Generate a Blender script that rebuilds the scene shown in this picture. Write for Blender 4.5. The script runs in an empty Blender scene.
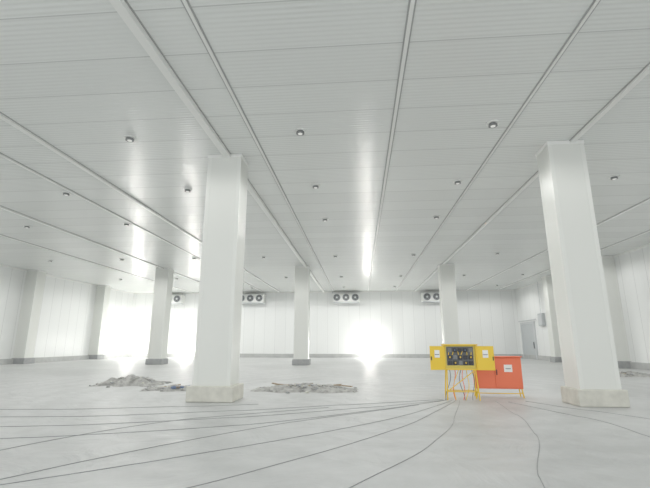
import bpy, bmesh, math, random
from mathutils import Vector, Matrix
random.seed(7)
S=bpy.context.scene
S.view_settings.view_transform='Standard'
S.view_settings.gamma=1.22
S.view_settings.exposure=0.42
COL=bpy.context.collection
XL,XR,YF,YB,H=-25.6,16.5,-8.0,46.0,7.0

# ---------- materials ----------
def mat(name,col,rough=0.5,metal=0.0,emis=None,es=0.0,noise=0.0,nscale=3.0,coat=0.0):
    m=bpy.data.materials.new(name); m.use_nodes=True
    n=m.node_tree.nodes; l=m.node_tree.links; b=n['Principled BSDF']
    b.inputs['Base Color'].default_value=(*col,1); b.inputs['Roughness'].default_value=rough
    b.inputs['Metallic'].default_value=metal
    b.inputs['Coat Weight'].default_value=coat
    if emis: b.inputs['Emission Color'].default_value=(*emis,1); b.inputs['Emission Strength'].default_value=es
    if noise>0:
        tc=n.new('ShaderNodeTexCoord'); t=n.new('ShaderNodeTexNoise'); t.inputs['Scale'].default_value=nscale; t.inputs['Detail'].default_value=6
        r=n.new('ShaderNodeValToRGB'); r.color_ramp.elements[0].position=0.3; r.color_ramp.elements[1].position=0.7
        r.color_ramp.elements[0].color=(*[max(0,c*(1-noise)) for c in col],1); r.color_ramp.elements[1].color=(*[min(1,c*(1+noise*0.5)) for c in col],1)
        l.new(tc.outputs['Object'],t.inputs['Vector']); l.new(t.outputs['Fac'],r.inputs['Fac']); l.new(r.outputs['Color'],b.inputs['Base Color'])
    return m

def panel_mat(name,col,axis,pitch,rib,rough,ribstr=0.25,seamdark=0.72,var=0.04):
    """insulated sandwich panel: joints every `pitch` m and fine ribs every `rib` m along `axis` (0=x,1=y,2=z)"""
    m=mat(name,col,rough); n=m.node_tree.nodes; l=m.node_tree.links; b=n['Principled BSDF']
    tc=n.new('ShaderNodeTexCoord'); sp=n.new('ShaderNodeSeparateXYZ'); l.new(tc.outputs['Object'],sp.inputs[0])
    c=sp.outputs[axis]
    def M(op,a,bv=None):
        k=n.new('ShaderNodeMath'); k.operation=op
        if isinstance(a,(int,float)): k.inputs[0].default_value=a
        else: l.new(a,k.inputs[0])
        if bv is not None:
            if isinstance(bv,(int,float)): k.inputs[1].default_value=bv
            else: l.new(bv,k.inputs[1])
        return k.outputs[0]
    d=M('DIVIDE',c,pitch); fr=M('FRACT',d); fl=M('FLOOR',d)
    seam=M('LESS_THAN',fr,0.026/pitch)
    wn=n.new('ShaderNodeTexWhiteNoise'); wn.noise_dimensions='1D'; l.new(fl,wn.inputs['W'])
    v=M('MULTIPLY',wn.outputs['Value'],var); v=M('SUBTRACT',1.0,v)
    sd=M('MULTIPLY',seam,1-seamdark); v=M('SUBTRACT',v,sd)
    mx=n.new('ShaderNodeVectorMath'); mx.operation='SCALE'; mx.inputs[0].default_value=col; l.new(v,mx.inputs['Scale'])
    l.new(mx.outputs[0],b.inputs['Base Color'])
    s=M('SINE',M('MULTIPLY',c,2*math.pi/rib))
    hgt=M('SUBTRACT',M('MULTIPLY',s,1.0),M('MULTIPLY',seam,3.0))
    bp=n.new('ShaderNodeBump'); bp.inputs['Strength'].default_value=ribstr; bp.inputs['Distance'].default_value=0.004
    l.new(hgt,bp.inputs['Height']); l.new(bp.outputs[0],b.inputs['Normal'])
    return m

M_ceil=panel_mat('ceiling_panel',(0.80,0.825,0.805),1,1.15,0.115,0.22,0.65,0.72,0.06)
M_wallx=panel_mat('wall_panel_back',(0.84,0.855,0.845),0,1.15,0.23,0.35,0.3,0.78,0.05)
M_wally=panel_mat('wall_panel_side',(0.84,0.855,0.845),1,1.15,0.23,0.35,0.3,0.68,0.06)
M_col=mat('column_cladding',(0.74,0.755,0.715),0.38)
M_trim=mat('white_trim',(0.84,0.85,0.825),0.35)
M_ctrim=mat('column_corner_trim',(0.77,0.785,0.745),0.38)
M_gap=mat('joint_shadow_gap',(0.36,0.37,0.36),0.7)
M_plinth=mat('plinth_concrete',(0.64,0.63,0.56),0.8,noise=0.14,nscale=5)
M_plinthg=mat('plinth_grey',(0.34,0.35,0.35),0.8,noise=0.15,nscale=4)
M_base=mat('kerb_concrete',(0.46,0.47,0.46),0.8,noise=0.15,nscale=2)
M_dark=mat('dark_grey',(0.10,0.11,0.12),0.5)
M_black=mat('black_rubber',(0.03,0.03,0.035),0.6)
M_steel=mat('galvanised_steel',(0.60,0.62,0.63),0.4,0.5)
M_lampb=mat('lamp_body_grey',(0.17,0.18,0.18),0.5)
M_yel=mat('yellow_paint',(0.86,0.56,0.02),0.4)
M_yel2=mat('yellow_paint_inner',(0.75,0.60,0.10),0.5)
M_org=mat('orange_paint',(0.84,0.15,0.06),0.45)
M_label=mat('label_white',(0.85,0.86,0.84),0.5)
M_blue=mat('blue_tarp',(0.10,0.15,0.27),0.6)
M_rubble=mat('rubble',(0.42,0.42,0.40),0.9,noise=0.42,nscale=6)
M_wood=mat('old_plank',(0.40,0.31,0.21),0.8,noise=0.3,nscale=8)
M_door=mat('door_grey',(0.47,0.50,0.51),0.4)
M_lens=mat('lamp_lens',(0.7,0.7,0.68),0.3,emis=(1,0.99,0.95),es=0.25)
M_flood=mat('flood_lens',(1,1,1),0.3,emis=(1,0.98,0.92),es=55)
M_cable=mat('cable_grey',(0.27,0.28,0.28),0.7)

# floor
M_floor=mat('concrete_floor',(0.6,0.61,0.61),0.38); n=M_floor.node_tree.nodes; l=M_floor.node_tree.links; b=n['Principled BSDF']
tc=n.new('ShaderNodeTexCoord')
t1=n.new('ShaderNodeTexNoise'); t1.inputs['Scale'].default_value=0.25; t1.inputs['Detail'].default_value=8; t1.inputs['Distortion'].default_value=0.6
t2=n.new('ShaderNodeTexNoise'); t2.inputs['Scale'].default_value=3.0; t2.inputs['Detail'].default_value=9
t3=n.new('ShaderNodeTexNoise'); t3.inputs['Scale'].default_value=0.9; t3.inputs['Detail'].default_value=4; t3.inputs['Distortion'].default_value=2.0
for t in (t1,t2,t3): l.new(tc.outputs['Object'],t.inputs['Vector'])
# trowelling arcs swept around the pour
mp=n.new('ShaderNodeMapping'); mp.inputs['Location'].default_value=(-2.0,-15.0,0); l.new(tc.outputs['Object'],mp.inputs['Vector'])
wv=n.new('ShaderNodeTexWave'); wv.wave_type='RINGS'; wv.rings_direction='Z'; wv.inputs['Scale'].default_value=0.35; wv.inputs['Distortion'].default_value=7; wv.inputs['Detail'].default_value=4; wv.inputs['Detail Scale'].default_value=0.6
l.new(mp.outputs[0],wv.inputs['Vector'])
def MA(a,k_,c_):
    q=n.new('ShaderNodeMath'); q.operation='MULTIPLY_ADD'; l.new(a,q.inputs[0]); q.inputs[1].default_value=k_
    if isinstance(c_,(int,float)): q.inputs[2].default_value=c_
    else: l.new(c_,q.inputs[2])
    return q.outputs[0]
fac=MA(t2.outputs['Fac'],0.30,MA(t1.outputs['Fac'],0.70,MA(wv.outputs['Fac'],0.07,-0.035)))
r=n.new('ShaderNodeValToRGB'); r.color_ramp.elements[0].position=0.38; r.color_ramp.elements[0].color=(0.41,0.42,0.415,1)
r.color_ramp.elements[1].position=0.62; r.color_ramp.elements[1].color=(0.53,0.54,0.535,1)
l.new(fac,r.inputs['Fac']); l.new(r.outputs['Color'],b.inputs['Base Color'])
rr=n.new('ShaderNodeMapRange'); rr.inputs['To Min'].default_value=0.34; rr.inputs['To Max'].default_value=0.6; l.new(t1.outputs['Fac'],rr.inputs[0]); l.new(rr.outputs[0],b.inputs['Roughness'])
bp0=n.new('ShaderNodeBump'); bp0.inputs['Strength'].default_value=0.6; bp0.inputs['Distance'].default_value=0.09; l.new(t3.outputs['Fac'],bp0.inputs['Height'])
bp=n.new('ShaderNodeBump'); bp.inputs['Strength'].default_value=0.5; bp.inputs['Distance'].default_value=0.02; l.new(t2.outputs['Fac'],bp.inputs['Height']); l.new(bp0.outputs[0],bp.inputs['Normal']); l.new(bp.outputs[0],b.inputs['Normal'])

# ---------- mesh builder ----------
class B:
    def __init__(s): s.bm=bmesh.new(); s.mats=[]
    def mi(s,m):
        if m not in s.mats: s.mats.append(m)
        return s.mats.index(m)
    def box(s,x0,x1,y0,y1,z0,z1,m,bev=0.0,rot=None,piv=None):
        mtx=Matrix.Translation(((x0+x1)/2,(y0+y1)/2,(z0+z1)/2))@Matrix.Diagonal((x1-x0,y1-y0,z1-z0,1))
        r=bmesh.ops.create_cube(s.bm,size=1,matrix=mtx); vs=r['verts']
        fs={f for v in vs for f in v.link_faces}
        i=s.mi(m)
        for f in fs: f.material_index=i
        if bev>0:
            es=list({e for v in vs for e in v.link_edges})
            rb=bmesh.ops.bevel(s.bm,geom=es,offset=bev,segments=2,affect='EDGES',profile=0.5)
            vs=list({v for f in rb['faces'] for v in f.verts}|{v for v in vs if v.is_valid})
            for f in rb['faces']: f.material_index=i
        if rot is not None: bmesh.ops.rotate(s.bm,verts=vs,cent=piv or ((x0+x1)/2,(y0+y1)/2,(z0+z1)/2),matrix=rot)
        return vs
    def cyl(s,p,r,h,m,axis='Z',r2=None,seg=24):
        R={'Z':Matrix(),'X':Matrix.Rotation(math.pi/2,4,'Y'),'Y':Matrix.Rotation(math.pi/2,4,'X')}[axis]
        q=bmesh.ops.create_cone(s.bm,cap_ends=True,segments=seg,radius1=r,radius2=r if r2 is None else r2,depth=h,matrix=Matrix.Translation(p)@R)
        i=s.mi(m)
        for f in {f for v in q['verts'] for f in v.link_faces}: f.material_index=i
        return q['verts']
    def rod(s,a,b,r,m,seg=8):
        a=Vector(a);b=Vector(b);d=b-a
        R=d.to_track_quat('Z','Y').to_matrix().to_4x4()
        q=bmesh.ops.create_cone(s.bm,cap_ends=True,segments=seg,radius1=r,radius2=r,depth=d.length,matrix=Matrix.Translation((a+b)/2)@R)
        i=s.mi(m)
        for f in {f for v in q['verts'] for f in v.link_faces}: f.material_index=i
    def rock(s,p,r,m,sq=0.6):
        q=bmesh.ops.create_icosphere(s.bm,subdivisions=1,radius=r,matrix=Matrix.Translation(p)@Matrix.Rotation(random.random()*6,4,'Z'))
        i=s.mi(m)
        for v in q['verts']:
            o=v.co-Vector(p); o*=random.uniform(0.65,1.25); o.z*=sq; v.co=Vector(p)+o
        for f in {f for v in q['verts'] for f in v.link_faces}: f.material_index=i
    def done(s,name,loc=None,parent=None,smooth=False):
        me=bpy.data.meshes.new(name); 
        if loc is not None: bmesh.ops.translate(s.bm,verts=s.bm.verts,vec=-Vector(loc))
        bmesh.ops.recalc_face_normals(s.bm,faces=s.bm.faces)
        s.bm.to_mesh(me); s.bm.free()
        for m in s.mats: me.materials.append(m)
        o=bpy.data.objects.new(name,me); COL.objects.link(o)
        if loc is not None: o.location=loc
        if parent: o.parent=parent
        if smooth:
            for p in me.polygons: p.use_smooth=True
        return o

# ---------- room shell ----------
b_=B(); b_.box(XL-0.3,XR+0.3,YF,YB+0.3,-0.3,0,M_floor); b_.done('floor')
b_=B(); b_.box(XL-0.3,XR+0.3,YF,YB+0.3,H,H+0.2,M_ceil); b_.done('ceiling')
b_=B(); b_.box(XL-0.3,XR+0.3,YB,YB+0.3,0,H,M_wallx); b_.done('wall_back')
b_=B(); b_.box(XL-0.3,XL,YF,YB,0,H,M_wally); b_.done('wall_left')
b_=B(); b_.box(XR,XR+0.3,YF,YB,0,H,M_wally); b_.done('wall_right')
b_=B(); b_.box(XL,XR,YB-0.18,YB,0,0.38,M_base,0.02); b_.done('baseboard_back')
b_=B(); b_.box(XL,XL+0.18,YF,YB-0.18,0,0.38,M_base,0.02); b_.done('baseboard_left')
b_=B(); b_.box(XR-0.12,XR,YF,YB-0.18,0,0.38,M_base,0.02); b_.done('baseboard_right')
b_=B(); b_.box(XL,XR,YB-0.06,YB,H-0.12,H,M_trim); b_.done('trim_back_top')
b_=B(); b_.box(XL,XL+0.06,YF,YB-0.06,H-0.12,H,M_trim); b_.done('trim_left_top')
b_=B(); b_.box(XR-0.06,XR,YF,YB-0.06,H-0.12,H,M_trim); b_.done('trim_right_top')
# ceiling joint strips running the length of the hall
i=1
for x,w,drop in [(-18.6,.10,.04),(-14.7,.14,.06),(-10.6,.10,.04),(-8.75,.14,.06),(-3.85,.18,.12),(-2.78,.06,.03),(0.97,.07,.03),(4.0,.05,.03),(6.0,.12,.07),(11.4,.10,.04),(14.6,.10,.04)]:
    b_=B(); b_.box(x-w/2,x+w/2,YF,YB-0.06,H-drop,H,M_trim)
    b_.box(x-w/2-0.03,x-w/2,YF,YB-0.06,H-0.015,H,M_gap); b_.box(x+w/2,x+w/2+0.03,YF,YB-0.06,H-0.015,H,M_gap)
    b_.done('trim_%d'%i); i+=1

# ---------- columns ----------
def column(x,y,w=1.1,d=1.1,plm=M_plinth,ph=0.40,ex=0.13,name='column',wall=0):
    b_=B()
    x0,x1,y0,y1=x-w/2,x+w/2,y-d/2,y+d/2
    b_.box(x0,x1,y0,y1,ph,H,M_col)
    t=0.10
    for cx in (x0,x1):
        for cy in (y0,y1):
            sx=-1 if cx==x0 else 1; sy=-1 if cy==y0 else 1
            o=0.006
            xa,xb=sorted((cx+sx*o,cx-sx*t)); ya,yb=sorted((cy+sy*o,cy-sy*t))
            b_.box(xa,xb,ya,yb,ph,H-0.001,M_ctrim,0.004)
    b_.box(x0-0.02,x1+0.02,y0-0.02,y1+0.02,H-0.10,H,M_trim,0.01)
    e0=ex if wall!=-1 else 0; e1=ex if wall!=1 else 0
    b_.box(x0-e0,x1+e1,y0-ex,y1+ex,0,ph,plm,0.03)
    return b_.done(name,loc=(x,y,0))
column(-3.93,11.75,1.0,0.8)
column(5.82,11.65,0.96,0.76,ex=0.10)
for x in (-14.75,-4.15,6.3):
    column(x,30.6,1.0,0.9,M_plinthg,0.40,0.10)
for y in (22,30.6,39.5):
    column(XL+0.46,y,0.9,0.9,M_plinthg,0.42,0.10,'wall_column',wall=-1)
for y in (28.5,36.6):
    column(XR-0.46,y,0.9,0.8,M_plinthg,0.42,0.10,'wall_column',wall=1)

# ---------- ceiling lamps ----------
def lamp(x,y,P):
    b_=B()
    b_.cyl((x,y,H-0.015),0.16,0.03,M_trim)
    b_.cyl((x,y,H-0.06),0.11,0.06,M_lampb,r2=0.10)
    b_.cyl((x,y,H-0.095),0.06,0.012,M_lens)
    o=b_.done('ceiling_lamp',loc=(x,y,H))
    L=bpy.data.lights.new('added_fill_spot','SPOT'); L.energy=P; L.spot_size=math.radians(168); L.spot_blend=0.4; L.shadow_soft_size=0.0; L.color=(1,0.995,0.97)  # unseen spot added to brighten the hall; the fitting itself only glows faintly
    q=bpy.data.objects.new('added_fill_spot',L); COL.objects.link(q); q.location=(0,0,-0.12); q.parent=o
ys=[-5,2.0,10.1,14.1,18.3,26.6,35.3,42.0]
for j,y in enumerate(ys):
    for x in (-21.0,-15.9,-10.9,-6.2,-1.48,3.5,8.7,13.4):
        lamp(x,y,125*(0.5+0.9*max(0,y)/44)*(1.4 if x<-12 and y>20 else 1))

# ---------- air coolers on the back wall ----------
def cooler(x,n=3):
    b_=B(); w=0.98*n; y0,y1=YB-0.95,YB-0.001; z0,z1=5.80,6.68
    b_.box(x-w/2,x+w/2,y0,y1,z0,z1,M_trim,0.03)
    for k in range(n):
        cx=x-w/2+0.49+0.98*k; cz=(z0+z1)/2
        b_.cyl((cx,y0-0.05,cz),0.40,0.10,M_steel,'Y')
        b_.cyl((cx,y0-0.11,cz),0.35,0.03,M_dark,'Y')
        b_.cyl((cx,y0-0.14,cz),0.10,0.05,M_steel,'Y')
        for a in range(5):
            R=Matrix.Rotation(a*2*math.pi/5,3,'Y')
            b_.box(cx-0.05,cx+0.05,y0-0.135,y0-0.125,cz+0.08,cz+0.33,M_lampb,rot=R,piv=(cx,y0-0.13,cz))
    for sx in (-1,1):
        b_.box(x+sx*w/2-0.02,x+sx*w/2+0.02,y0+0.1,y0+0.16,z1,H-0.001,M_steel)
        b_.box(x+sx*w/2-0.02,x+sx*w/2+0.02,y1-0.16,y1-0.1,z1,H-0.001,M_steel)
    b_.box(x-w/2+0.1,x+w/2-0.1,y0+0.05,y1-0.05,z0-0.10,z0,M_steel,0.02)
    b_.done('air_cooler',loc=(x,YB-0.6,5.9))
for x in (-21.0,-11.8,-1.4,8.1): cooler(x)

# ---------- door on right wall ----------
b_=B()
ya,yb_=42.0,45.0
b_.box(XR-0.14,XR-0.001,ya-0.2,ya,0,3.3,M_steel,0.01); b_.box(XR-0.14,XR-0.001,yb_,yb_+0.2,0,3.3,M_steel,0.01)
b_.box(XR-0.14,XR-0.001,ya-0.2,yb_+0.2,3.3,3.5,M_steel,0.01); b_.box(XR-0.09,XR-0.002,ya,yb_,0.02,3.3,M_door)
b_.box(XR-0.17,XR-0.09,ya+0.2,ya+0.26,1.0,1.6,M_dark); b_.rod((XR-0.2,ya-1,3.65),(XR-0.2,yb_+0.3,3.65),0.05,M_steel)
b_.done('door_1')
b_=B(); b_.box(XR-0.3,XR-0.002,39.4,40.3,3.0,4.1,M_door,0.02); b_.box(XR-0.32,XR-0.3,39.5,40.2,3.1,4.0,M_steel); b_.rod((XR-0.15,39.85,4.1),(XR-0.15,39.85,H),0.03,M_steel)
b_.done('wall_control_box')

# ---------- work floodlights ----------
def flood(x,y,z,P,tgt,hw=0.5,hh=0.32):
    b_=B()
    for sx in (-1,1):
        b_.rod((x+sx*(hw-0.05),y,z-hh-0.04),(x+sx*(hw-0.05),y-0.3,0.0),0.02,M_steel)
        b_.rod((x+sx*(hw-0.05),y,z-hh-0.04),(x+sx*(hw-0.05),y+0.3,0.0),0.02,M_steel)
    b_.box(x-hw-0.05,x+hw+0.05,y-0.06,y+0.06,z-hh-0.05,z+hh+0.05,M_steel,0.02)
    b_.box(x-hw,x+hw,y-0.075,y-0.06,z-hh,z+hh,M_flood)
    b_.box(x-hw,x+hw,y+0.06,y+0.075,z-hh,z+hh,M_flood)
    o=b_.done('work_floodlight',loc=(x,y,0))
    d=Vector(tgt)-Vector((x,y,z)); ang=math.atan2(d.x,-d.y) 
    o.rotation_euler=(0,0,ang)
    L=bpy.data.lights.new('flood_light','POINT'); L.energy=P; L.shadow_soft_size=0.2; L.color=(1,0.98,0.93)
    q=bpy.data.objects.new('flood_light',L); COL.objects.link(q); q.location=(0,-0.35,z); q.parent=o
flood(1.0,45.0,1.2,95,(1,0,1.5))
flood(-18.6,45.0,1.2,110,(-15,0,1.5))
flood(-24.2,43.6,1.9,110,(-8,0,1.5))

# ---------- yellow site distribution board ----------
E=bpy.data.objects.new('yellow_distribution_board',None); COL.objects.link(E); E.location=(2.76,12.4,0); E.rotation_euler=(0,0,math.radians(-3))
def part(b_,name,loc=(0,0,0),rz=0,parent=None):
    o=b_.done(name,parent=parent); o.location=loc; o.rotation_euler=(0,0,rz); return o
b_=B() # cabinet shell: open-front box
w,dp,z0,z1=0.88,0.32,0.78,1.46
b_.box(-w/2,w/2,dp/2-0.02,dp/2,z0,z1,M_yel2)
b_.box(-w/2,-w/2+0.03,-dp/2,dp/2-0.02,z0,z1,M_yel); b_.box(w/2-0.03,w/2,-dp/2,dp/2-0.02,z0,z1,M_yel)
b_.box(-w/2+0.03,w/2-0.03,-dp/2,dp/2-0.02,z0,z0+0.03,M_yel); b_.box(-w/2-0.03,w/2+0.03,-dp/2-0.04,dp/2,z1-0.03,z1+0.01,M_yel,0.008)
part(b_,'cabinet',parent=E)
b_=B(); yb=-dp/2+0.07
b_.box(-w/2+0.031,w/2-0.031,yb,yb+0.02,z0+0.031,z1-0.031,M_yel2)
b_.box(-0.36,0.36,yb-0.01,yb,0.90,1.40,M_dark)
for r_,zc in enumerate((1.31,1.12,0.97)):
    for k in range(5):
        xx=-0.28+0.14*k
        b_.box(xx-0.05,xx+0.05,yb-0.06,yb-0.01,zc-0.06,zc+0.05,M_black if (k*3+r_)%4 else M_lampb,0.008)
        if (k+r_)%2: b_.box(xx-0.015,xx+0.015,yb-0.075,yb-0.06,zc-0.02,zc+0.02,M_yel if r_ else M_blue)
for k in range(6):
    xx=-0.3+0.12*k; b_.rod((xx,yb-0.05,1.27),(xx+random.uniform(-.05,.05),yb-0.05,1.18),0.01,M_yel)
part(b_,'breaker_panel',parent=E)
def door(wd,sx):
    d=B(); d.box(0 if sx>0 else -wd,wd if sx>0 else 0,-0.02,0,z0,z1-0.04,M_yel,0.006)
    c=wd/2*sx; d.box(c-0.07,c+0.07,-0.024,-0.02,z0+0.33,z0+0.53,M_label); d.box(c-0.06,c+0.06,-0.026,-0.024,z0+0.40,z0+0.42,M_dark)
    d.box(wd*sx-0.03*sx-0.012,wd*sx-0.03*sx+0.012,-0.05,-0.02,z0+0.26,z0+0.36,M_black)
    return d
part(door(0.40,-1),'door_left',(-w/2,-dp/2,0),math.radians(12),E)
part(door(0.44,1),'door_right',(w/2,-dp/2,0),math.radians(-8),E)
b_=B()
for sx in (-1,1):
    for sy in (-1,1):
        b_.rod((sx*(w/2-0.06),sy*(dp/2-0.04),z0),(sx*(w/2-0.02),sy*(dp/2+0.06),0.0),0.018,M_yel)
    b_.rod((sx*(w/2-0.04),-dp/2-0.03,0.22),(sx*(w/2-0.04),dp/2+0.03,0.22),0.014,M_yel)
b_.rod((-w/2+0.04,-dp/2-0.02,0.22),(w/2-0.04,-dp/2-0.02,0.22),0.014,M_yel)
b_.rod((-w/2+0.04,dp/2+0.02,0.22),(w/2-0.04,dp/2+0.02,0.22),0.014,M_yel)
b_.rod((-w/2+0.04,-dp/2,0.22),(w/2-0.08,-dp/2,z0),0.012,M_yel)
part(b_,'stand',parent=E)
b_=B()
for k in range(7):
    x0=-0.3+0.1*k
    x1=x0+random.uniform(-.15,.15)
    pts=[Vector((x0+(x1-x0)*t+0.05*math.sin(t*5+k),-0.05-0.2*t*t,z0*(1-t)+0.012)) for t in [i/8 for i in range(9)]]
    for a,c in zip(pts,pts[1:]): b_.rod(a,c,0.010,(M_lampb,M_org,M_yel)[k%3],6)
part(b_,'hanging_cables',parent=E)

# ---------- orange distribution box ----------
E2=bpy.data.objects.new('orange_distribution_box',None); COL.objects.link(E2); E2.location=(3.92,13.0,0); E2.rotation_euler=(0,0,math.radians(-4))
b_=B(); w2,d2=1.28,0.34; oz0,oz1=0.24,1.10
b_.box(-w2/2,w2/2,-d2/2,d2/2,oz0,oz1,M_org,0.015)
b_.box(-w2/2-0.03,w2/2+0.03,-d2/2-0.04,d2/2+0.01,oz1,oz1+0.03,M_org,0.008)
part(b_,'cabinet',parent=E2)
b_=B(); b_.box(-w2/2+0.03,-0.106,-d2/2-0.018,-d2/2,oz0+.03,oz1-.03,M_org,0.006); b_.box(-0.094,w2/2-0.03,-d2/2-0.018,-d2/2,oz0+.03,oz1-.03,M_org,0.006)
b_.box(0.16,0.38,-d2/2-0.022,-d2/2-0.018,0.70,0.90,M_label); b_.box(0.20,0.34,-d2/2-0.024,-d2/2-0.022,0.78,0.80,M_dark)
b_.box(-0.06,-0.04,-d2/2-0.05,-d2/2-0.018,0.62,0.76,M_black)
part(b_,'doors',parent=E2)
b_=B()
for sx in (-1,1):
    for sy in (-1,1): b_.rod((sx*(w2/2-0.04),sy*(d2/2-0.04),oz0),(sx*(w2/2-0.01),sy*(d2/2),0.0),0.018,M_yel)
    b_.rod((sx*(w2/2-0.02),-d2/2+0.01,0.12),(sx*(w2/2-0.02),d2/2-0.01,0.12),0.013,M_yel)
b_.rod((-w2/2+0.02,-d2/2+0.01,0.12),(w2/2-0.02,-d2/2+0.01,0.12),0.013,M_yel)
part(b_,'stand',parent=E2)

# ---------- rubble ----------
def rubble(name,cx,cy,lx,ly,hh,n,planks=0,blue=0):
    b_=B(); nx,ny=40,14; g=[]
    mi=b_.mi(M_rubble); ph=random.random()*10
    for i in range(nx+1):
        row=[]
        for j in range(ny+1):
            u=i/nx*2-1; v=j/ny*2-1
            e=max(0,1-u*u)*max(0,1-v*v)
            z=hh*e*(0.45+0.55*abs(math.sin(u*6+ph)*math.cos(v*3+u*4)))+(random.uniform(0,0.05) if e>0.02 else 0)
            row.append(b_.bm.verts.new((cx+u*lx/2*(1+0.1*math.sin(v*5+ph)),cy+v*ly/2*(1+0.25*math.sin(u*7+ph)),z)))
        g.append(row)
    for i in range(nx):
        for j in range(ny):
            f=b_.bm.faces.new((g[i][j],g[i+1][j],g[i+1][j+1],g[i][j+1])); f.material_index=mi
    for k in range(n):
        u=max(-1,min(1,random.gauss(0,0.55))); v=random.gauss(0,0.45); r=random.uniform(0.02,0.08)
        e=max(0,1-u*u)*max(0,1-v*v)
        b_.rock((cx+u*lx/2,cy+v*ly/2,hh*e*0.7+r*0.3),r,M_rubble if random.random()<0.6 else (M_plinthg if random.random()<.7 else M_plinth))
    for k in range(planks):
        px=cx+random.uniform(-.4,.4)*lx; py=cy+random.uniform(-.3,.3)*ly; L=random.uniform(0.5,1.3)
        b_.box(px-L/2,px+L/2,py-0.05,py+0.05,hh*0.6,hh*0.6+0.03,M_wood,rot=Matrix.Rotation(random.uniform(-.6,.6),3,'Z')@Matrix.Rotation(random.uniform(-.12,.12),3,'Y'))
    for k in range(blue):
        px=cx+random.uniform(-.30,.45); b_.rock((px,cy-ly*0.2+random.uniform(-.2,.2),0.10),random.uniform(0.07,0.13),M_blue,0.5)
    b_.done(name,loc=(cx,cy,0))
rubble('rubble_pile',-8.5,15.8,2.3,1.5,0.34,160)
rubble('rubble_pile',-6.0,14.1,2.2,0.9,0.13,90,2,6)
rubble('rubble_pile',-1.8,14.3,3.2,1.3,0.22,200,7)
rubble('rubble_pile',12.3,21.5,2.4,1.0,0.22,70,2)

# ---------- cables on floor ----------
cb=B()
def cable(pts,r=0.005):
    P=[Vector((x,y,r*0.8)) for x,y in pts]; P=[2*P[0]-P[1]]+P+[2*P[-1]-P[-2]]
    out=[]
    for i in range(1,len(P)-2):
        for s in range(10):
            t=s/10; a,b2,c,d=P[i-1:i+3]
            q=0.5*((2*b2)+(c-a)*t+(2*a-5*b2+4*c-d)*t*t+(3*b2-a-3*c+d)*t**3)
            q.x+=0.03*math.sin(len(out)*0.5+i); q.y+=0.04*math.sin(len(out)*0.37+i*2); out.append(q)
    out.append(P[-2])
    for a,c in zip(out,out[1:]): cb.rod(a,c,r,M_cable,5)
for p in [
  [(2.3,12.2),(0.2,10.2),(-2.4,8.2),(-5.6,6.9),(-9,6.0)],
  [(2.3,12.2),(0.0,10.6),(-2.8,9.0),(-5.9,7.9),(-10,7.2)],
  [(2.4,12.1),(0.9,9.6),(-1.0,7.4),(-2.9,5.6),(-4.5,4.2)],
  [(2.5,12.1),(1.2,9.2),(0.0,7.2),(-1.5,5.2),(-2.6,4.0)],
  [(2.6,12.1),(1.8,9.0),(1.0,6.9),(-0.1,5.0),(-1,3.8)],
  [(3.5,12.0),(3.3,9.8),(2.9,7.8),(2.0,5.4),(1.6,3.8)],
  [(3.8,11.9),(4.6,9.6),(4.7,7.9),(4.0,6.2),(3.4,5.0)],
  [(4.3,12.1),(5.2,10.6),(6.2,8.9),(6.6,7.2),(6.4,5.8)],
  [(2.2,12.3),(-0.6,11.0),(-3.0,9.9),(-6.2,8.9),(-11,8.4)],
  [(-0.8,10.6),(-3.4,8.9),(-4.6,7.4),(-5.2,6.0),(-5.6,4.6)],
  [(-2.6,11.0),(-4.6,10.4),(-7.2,9.8),(-9.4,9.6),(-12,9.8)],
  [(1.4,11.2),(-1.4,8.6),(-3.0,6.6),(-3.9,5.2),(-4.6,4.0)],
]: cable(p)
cb.done('floor_cables')

# ---------- world & camera ----------
W=bpy.data.worlds.new('W'); S.world=W; W.use_nodes=True
W.node_tree.nodes['Background'].inputs[0].default_value=(0.97,0.99,1,1); W.node_tree.nodes['Background'].inputs[1].default_value=1.3
cd=bpy.data.cameras.new('camera'); cam=bpy.data.objects.new('camera',cd); COL.objects.link(cam); S.camera=cam
f=420.0; th=math.atan(99/f); psi=math.atan(35*math.cos(th)/f)
cd.sensor_fit='HORIZONTAL'; cd.sensor_width=36; cd.lens=36*f/650; cd.clip_end=300
cam.location=(0,0,1.5); cam.rotation_euler=(math.pi/2+th,0,psi)
